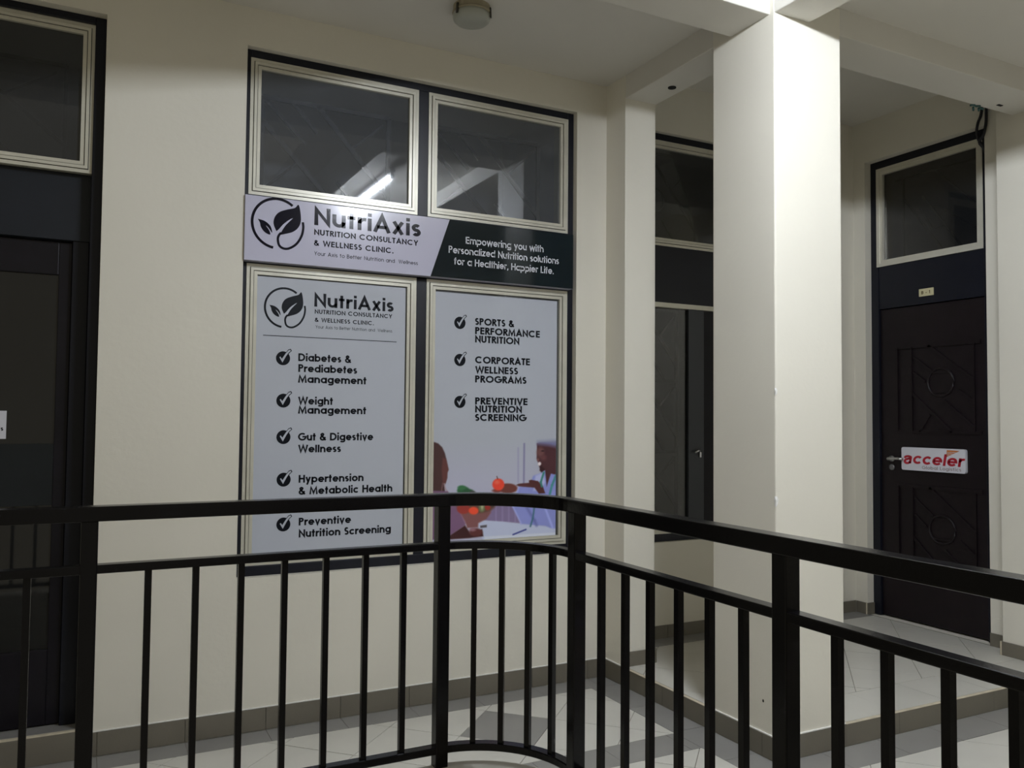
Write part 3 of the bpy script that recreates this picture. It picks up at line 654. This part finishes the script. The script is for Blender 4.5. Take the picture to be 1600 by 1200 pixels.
# printed consultation photograph: colours of a printed sheet on a fine vertex grid
def paint(u, v):
    """u, v in the 6x frame of the print; returns RGB (print colours under the shop light)"""
    U, Vv = u, v
    img = np.empty(u.shape+(3,)); img[:] = (152, 156, 168)
    k = np.clip((Vv-150)/500, 0, 1)[..., None]; img = img*(1-k)+np.array((158, 158, 180))*k
    def blend(mask, col):
        nonlocal img
        img = img*(1-mask[..., None])+np.array(col, float)*mask[..., None]
    def sm(d, e): return np.clip(.5-d/(2*e), 0, 1)
    def ell(cx, cy, rx, ry, col, e=6):
        blend(sm((np.hypot((U-cx)/rx, (Vv-cy)/ry)-1)*min(rx, ry), e), col)
    def seg(p, w, col, e=4):
        for (a, b) in zip(p[:-1], p[1:]):
            a, b = np.array(a, float), np.array(b, float); d = b-a; t = np.clip(((U-a[0])*d[0]+(Vv-a[1])*d[1])/(d@d), 0, 1)
            blend(sm(np.hypot(U-a[0]-t*d[0], Vv-a[1]-t*d[1])-w, e), col)
    def pol(p, col, e=5):
        p = np.array(p, float); ins = np.zeros(U.shape, bool); dm = np.full(U.shape, 1e9)
        for i in range(len(p)):
            a, b = p[i-1], p[i]; d = b-a; t = np.clip(((U-a[0])*d[0]+(Vv-a[1])*d[1])/(d@d+1e-9), 0, 1)
            dm = np.minimum(dm, np.hypot(U-a[0]-t*d[0], Vv-a[1]-t*d[1]))
            cr = ((a[1] > Vv) != (b[1] > Vv)) & (U < (b[0]-a[0])*(Vv-a[1])/((b[1]-a[1]) if abs(b[1]-a[1]) > 1e-9 else 1e-9)+a[0]); ins ^= cr
        blend(sm(np.where(ins, -dm, dm), e), col)
    seg([(955, 200), (950, 580)], 7, (112, 108, 145), 6); seg([(898, 240), (898, 560)], 5, (135, 132, 165), 8)
    pol([(620, 690), (910, 690), (930, 950), (540, 930)], (112, 98, 132), 14)
    for xx in (690, 750, 810, 870): seg([(xx, 700), (xx, 930)], 5, (128, 116, 156), 8)
    pol([(520, 935), (570, 918), (760, 930), (1285, 990), (1285, 1120), (570, 1120)], (166, 172, 198), 5)
    pol([(580, 1070), (1285, 1030), (1285, 1130), (580, 1130)], (184, 188, 205), 6)
    # person with long hair, seen from behind
    pol([(60, 184), (115, 184), (150, 198), (185, 232), (212, 290), (226, 350), (238, 410), (245, 442), (234, 470), (232, 520), (220, 562), (206, 590), (214, 660), (60, 680)], (60, 38, 40), 5)
    pol([(190, 330), (222, 340), (238, 410), (245, 442), (234, 470), (232, 520), (220, 562), (206, 590), (190, 560), (180, 450)], (84, 48, 48), 8)
    seg([(205, 575), (215, 620), (240, 655)], 5, (150, 130, 140), 4); seg([(190, 570), (180, 640)], 4, (110, 80, 85), 5)
    pol([(60, 640), (235, 645), (290, 700), (335, 780), (405, 940), (400, 965), (255, 1062), (60, 1110)], (106, 78, 108), 6)
    seg([(330, 790), (402, 940)], 5, (140, 112, 145), 6)
    pol([(250, 1065), (400, 965), (450, 1040), (560, 1000), (572, 1068), (440, 1085), (250, 1098)], (54, 26, 30), 6)
    ell(500, 1030, 62, 38, (82, 42, 44), 8); ell(470, 1005, 30, 16, (128, 92, 104), 8)
    # bowl of vegetables
    pol([(355, 850), (650, 800), (640, 850), (600, 905), (525, 945), (520, 985), (420, 990), (400, 930)], (112, 72, 74), 8)
    ell(500, 770, 185, 82, (88, 60, 52), 8); ell(385, 810, 62, 48, (132, 46, 42)); ell(480, 828, 46, 36, (208, 70, 46)); ell(558, 800, 30, 42, (92, 100, 70)); ell(560, 790, 12, 30, (150, 150, 120)); ell(612, 795, 26, 28, (140, 44, 38)); ell(655, 770, 24, 24, (60, 44, 40))
    ell(385, 640, 60, 40, (38, 84, 54)); ell(370, 612, 40, 22, (46, 98, 62)); ell(430, 650, 52, 26, (34, 74, 50)); ell(470, 660, 30, 18, (60, 60, 60))
    # apple in a hand
    ell(800, 618, 92, 46, (96, 50, 46)); ell(700, 640, 45, 18, (110, 50, 44)); ell(712, 582, 56, 56, (202, 60, 44)); ell(700, 560, 22, 18, (222, 92, 72), 12); seg([(698, 506), (706, 530)], 4, (70, 40, 35), 3)
    # person in pale coat
    pol([(905, 602), (1000, 590), (1040, 500), (1100, 480), (1150, 440), (1285, 470), (1285, 1000), (1200, 990), (1150, 970), (925, 952), (880, 860), (840, 790)], (122, 128, 188), 8)
    pol([(1060, 500), (1130, 470), (1150, 560), (1110, 640), (1040, 640)], (158, 162, 200), 10)
    seg([(905, 602), (850, 790), (925, 950)], 6, (150, 154, 205), 8); seg([(1150, 800), (1220, 985)], 8, (150, 156, 212), 10); seg([(980, 800), (1050, 920), (1070, 965)], 10, (96, 100, 160), 14)
    pol([(1072, 196), (1110, 186), (1285, 182), (1285, 500), (1205, 480), (1165, 600), (1150, 450), (1108, 462), (1096, 420), (1082, 372), (1070, 340), (1074, 262)], (66, 38, 44), 5)
    pol([(1080, 176), (1285, 160), (1285, 235), (1180, 215), (1080, 205)], (104, 104, 142), 22)
    ell(1108, 280, 34, 46, (98, 64, 66), 14); ell(1098, 388, 15, 18, (200, 190, 196), 5); ell(1128, 268, 14, 6, (34, 20, 26), 4); ell(1084, 350, 10, 14, (110, 72, 72), 6); ell(1135, 330, 26, 26, (88, 54, 58), 14)
    pol([(1110, 400), (1150, 440), (1120, 470), (1098, 450)], (50, 28, 34), 6)
    pol([(878, 586), (905, 574), (1000, 566), (998, 544), (1020, 538), (1085, 550), (1130, 600), (1152, 665), (1092, 668), (1050, 612), (905, 600)], (70, 38, 40), 4)
    seg([(1138, 470), (1110, 560), (1120, 600)], 9, (52, 112, 106), 6); seg([(1252, 495), (1215, 590), (1195, 670)], 10, (60, 118, 122), 6); seg([(1050, 790), (1035, 900), (1012, 975)], 7, (58, 96, 116), 6)
    seg([(850, 1052), (970, 1004)], 7, (56, 62, 128), 4); pol([(540, 968), (604, 960), (604, 984), (544, 990)], (74, 70, 78), 4)
    fade = np.clip((Vv-110)/90, 0, 1)[..., None]; img = img*fade+np.array((152, 156, 168))*(1-fade)
    return img
gx0, gx1, gz0 = SD[0]+.001, SD[1]-.0125, SD[2]+.001; gz1 = at(700, 676, 1, ty)[2]
nx, nz = 200, 170
xs = np.linspace(gx0, gx1, nx); zs = np.linspace(gz0, gz1, nz); GX, GZ = np.meshgrid(xs, zs)
# homography of the flat print to the frame the colours were noted in
Q = np.stack([GX-CAM[0], np.full(GX.shape, ty)-CAM[1], GZ-CAM[2]], -1); dd = Q@fw
uu = (800+F*(Q@rt)/dd-660)*6; vv = (600-F*(Q@up)/dd-660)*6
rgb = np.clip(paint(uu, vv), 0, 255)/255
rl = np.where(rgb <= .04045, rgb/12.92, ((rgb+.055)/1.055)**2.4); wl = np.array(lin((152, 156, 168)))
alb = np.clip(rl/wl*np.array((.50, .53, .60)), 0, 1)
me = bpy.data.meshes.new('printed_photograph')
me.from_pydata([(float(x), ty, float(z)) for z in zs for x in xs], [], [(j*nx+i, j*nx+i+1, (j+1)*nx+i+1, (j+1)*nx+i) for j in range(nz-1) for i in range(nx-1)])
ca = me.color_attributes.new('print', 'FLOAT_COLOR', 'POINT')
ca.data.foreach_set('color', np.concatenate([alb.reshape(-1, 3), np.ones((nx*nz, 1))], 1).astype(np.float32).ravel())
pm = bpy.data.materials.new('photo_print'); pm.use_nodes = True; b = pm.node_tree.nodes['Principled BSDF']; b.inputs['Roughness'].default_value = .22; b.inputs['Coat Weight'].default_value = .25; b.inputs['Coat Roughness'].default_value = .08
an = pm.node_tree.nodes.new('ShaderNodeAttribute'); an.attribute_name = 'print'; pm.node_tree.links.new(an.outputs['Color'], b.inputs['Base Color']); me.materials.append(pm)
ph = link('printed_photograph', me, pr_); ph['label'] = 'printed photograph of two people talking over a bowl of vegetables'

# ------------------------------------------------------------------ things on the doors
def onx(parent, name, pts, x, m):
    mb = MB(); mb.add([(x, p[0], p[1]) for p in pts], [tuple(range(len(pts)))]); return link(name, mb.mesh(name, m), parent)
def text_x(parent, txt, y0, y1, z, cap, x, m, wt, track, shear=0., slope=0., name='lettering'):
    for V, Fc in words(txt, wt/2, track):
        mb = MB(); mb.add([(x, y0+(y1-y0)*v[0]-shear*v[1]*cap, z+slope*v[0]+v[1]*cap) for v in V], Fc); link(name, mb.mesh(name, m), parent)
ds = thing('door_sign', 'white rectangular plate with red lettering fixed to the wooden door', 'sign')
XS = XD-.018
def rrect(y0, y1, z0, z1, r):
    out = []
    for cy, cz, a0 in ((y1+r, z1-r, 90), (y0-r, z1-r, 0), (y0-r, z0+r, -90), (y1+r, z0+r, -180)):
        out += [(cy+r*math.cos(math.radians(a0+(k*22.5)))*1, cz+r*math.sin(math.radians(a0+k*22.5))) for k in range(5)][::-1] if False else [(cy+r*math.cos(math.radians(a0+90-k*22.5)), cz+r*math.sin(math.radians(a0+90-k*22.5))) for k in range(5)]
    return out
L_, R_, B_, T_ = -.118, -.548, 1.030, 1.172
pts = rrect(L_, R_, B_, T_, .012); mb = MB(); n = len(pts)
mb.add([(XS, p[0], p[1]) for p in pts]+[(XD, p[0], p[1]) for p in pts], [tuple(range(n)), tuple(range(n, 2*n))[::-1]]+[(i, (i+1) % n, n+(i+1) % n, n+i) for i in range(n)])
obj('plate', mb, PLATE, ds)
tx = XS-.0006
text_x(ds, '@cceler', L_-.010, R_+.010, B_+.042, .070, tx, RED_INK, .19, .07, .18, -.004)
text_x(ds, 'Global Logistics', -.262, -.520, B_+.012, .020, tx, GREY_INK, .16, .12)
fm = onx(ds, 'orange_mark', [(-.430, T_-.008), (-.512, T_-.010), (-.425, T_-.050)], tx, ORANGE)
for k in range(3): onx(fm, 'mark_stripe', [(-.431+.001*k, T_-.019-.009*k), (-.492+.022*k, T_-.019-.009*k), (-.487+.022*k, T_-.0215-.009*k), (-.4305+.001*k, T_-.0215-.009*k)], tx-.0005, PLATE)
npz = thing('number_plate', 'small ivory number plate on the navy panel above the wooden door', 'sign')
obj('plate', MB().box(XD-.018, XD-.012, -.352, -.252, 2.105, 2.152), TAG, npz, bevel=.002)
text_x(npz, 'B-10' if False else 'B - 1', -.270, -.330, 2.118, .020, XD-.0187, mat('brown_ink', (.10, .06, .02), .6), .2, .1)
nt_ = thing('notice', 'small white paper notice taped on the glass door', 'notice')
obj('sheet', MB().box(-.48, -.263, .1375, .1385, 1.235, 1.345), PLATE, nt_)
text_y(nt_, 's', (1, 673), (5, 673), 7, .1370, INK, .2, .1)

# ------------------------------------------------------------------ lamps and cable
cl = thing('ceiling_lamp', 'round unlit bulkhead lamp with frosted cover on the walkway ceiling', 'lamp')
LC = (1.452, -.455, ZC)
obj('base', MB().lathe(LC, [(.080, 0), (.080, -.022), (.074, -.026)], 36), LAMP_BASE, cl, False)
obj('rim', MB().lathe(LC, [(.083, -.024), (.084, -.030), (.080, -.034)], 36), LAMP_BASE, cl, True)
obj('diffuser', MB().lathe(LC, [(.079, -.030), (.081, -.048), (.078, -.060), (.068, -.069), (.045, -.074), (.005, -.075)], 36), LAMP_GLASS, cl, True)
for a in (200, 320, 80):
    a = math.radians(a); d = Vector((math.cos(a), math.sin(a), 0)); c = Vector(LC)
    obj('clip', MB().bar(c+d*.084-Vector((0, 0, .012)), c+d*.086-Vector((0, 0, .056)), .010, .005, tuple(d)), mat('dark_clip', (.03, .028, .02), .5), cl)

tl = thing('tube_light', 'lit fluorescent batten tube fixed to the side walkway ceiling', 'lamp')
TX, TY0, TY1, TZ = 1.925, -3.085, -1.875, 3.045
obj('batten', MB().box(TX-.020, TX+.020, TY0-.03, TY1+.03, 3.068, ZC), HOUSING, tl, bevel=.004)
obj('tube', MB().tube([(TX, TY0, TZ), (TX, TY1, TZ)], .014, 14), TUBE, tl, True)
for y in (TY0-.012, TY1+.012): obj('lamp_holder', MB().box(TX-.014, TX+.014, y-.012, y+.012, TZ-.018, 3.07), HOUSING, tl, bevel=.003)

cbt = thing('cable', 'loose looped black cable drooping in front of the transom of the wooden door', 'cable')
for strand in (((1536, 150, 4.525), (1533, 178, 4.525), (1528, 192, 4.525), (1526, 206, 4.525), (1528, 216, 4.54), (1534, 227, 4.565), (1541, 240, 4.58), (1552, 262, 4.585)),
               ((1541, 150, 4.525), (1541, 180, 4.525), (1540, 196, 4.525), (1536, 212, 4.53), (1530, 222, 4.55), (1537, 231, 4.57), (1550, 244, 4.58))):
    cb = [tuple(at(u, v, 0, xx)) for u, v, xx in strand]
    cbl = spl([(p[0], p[1]) for p in cb], 4); cbz = spl([(p[2], 0) for p in cb], 4)
    obj('strand', MB().tube([(a[0], a[1], z[0]) for a, z in zip(cbl, cbz)], .008, 8), CABLE, cbt, True)
# nail hole in the column foot
onx(colm, 'nail_hole', [(-1.145+.005*math.cos(k*1.05), .215+.007*math.sin(k*1.05)) for k in range(6)], X1-.0005, HOLE)
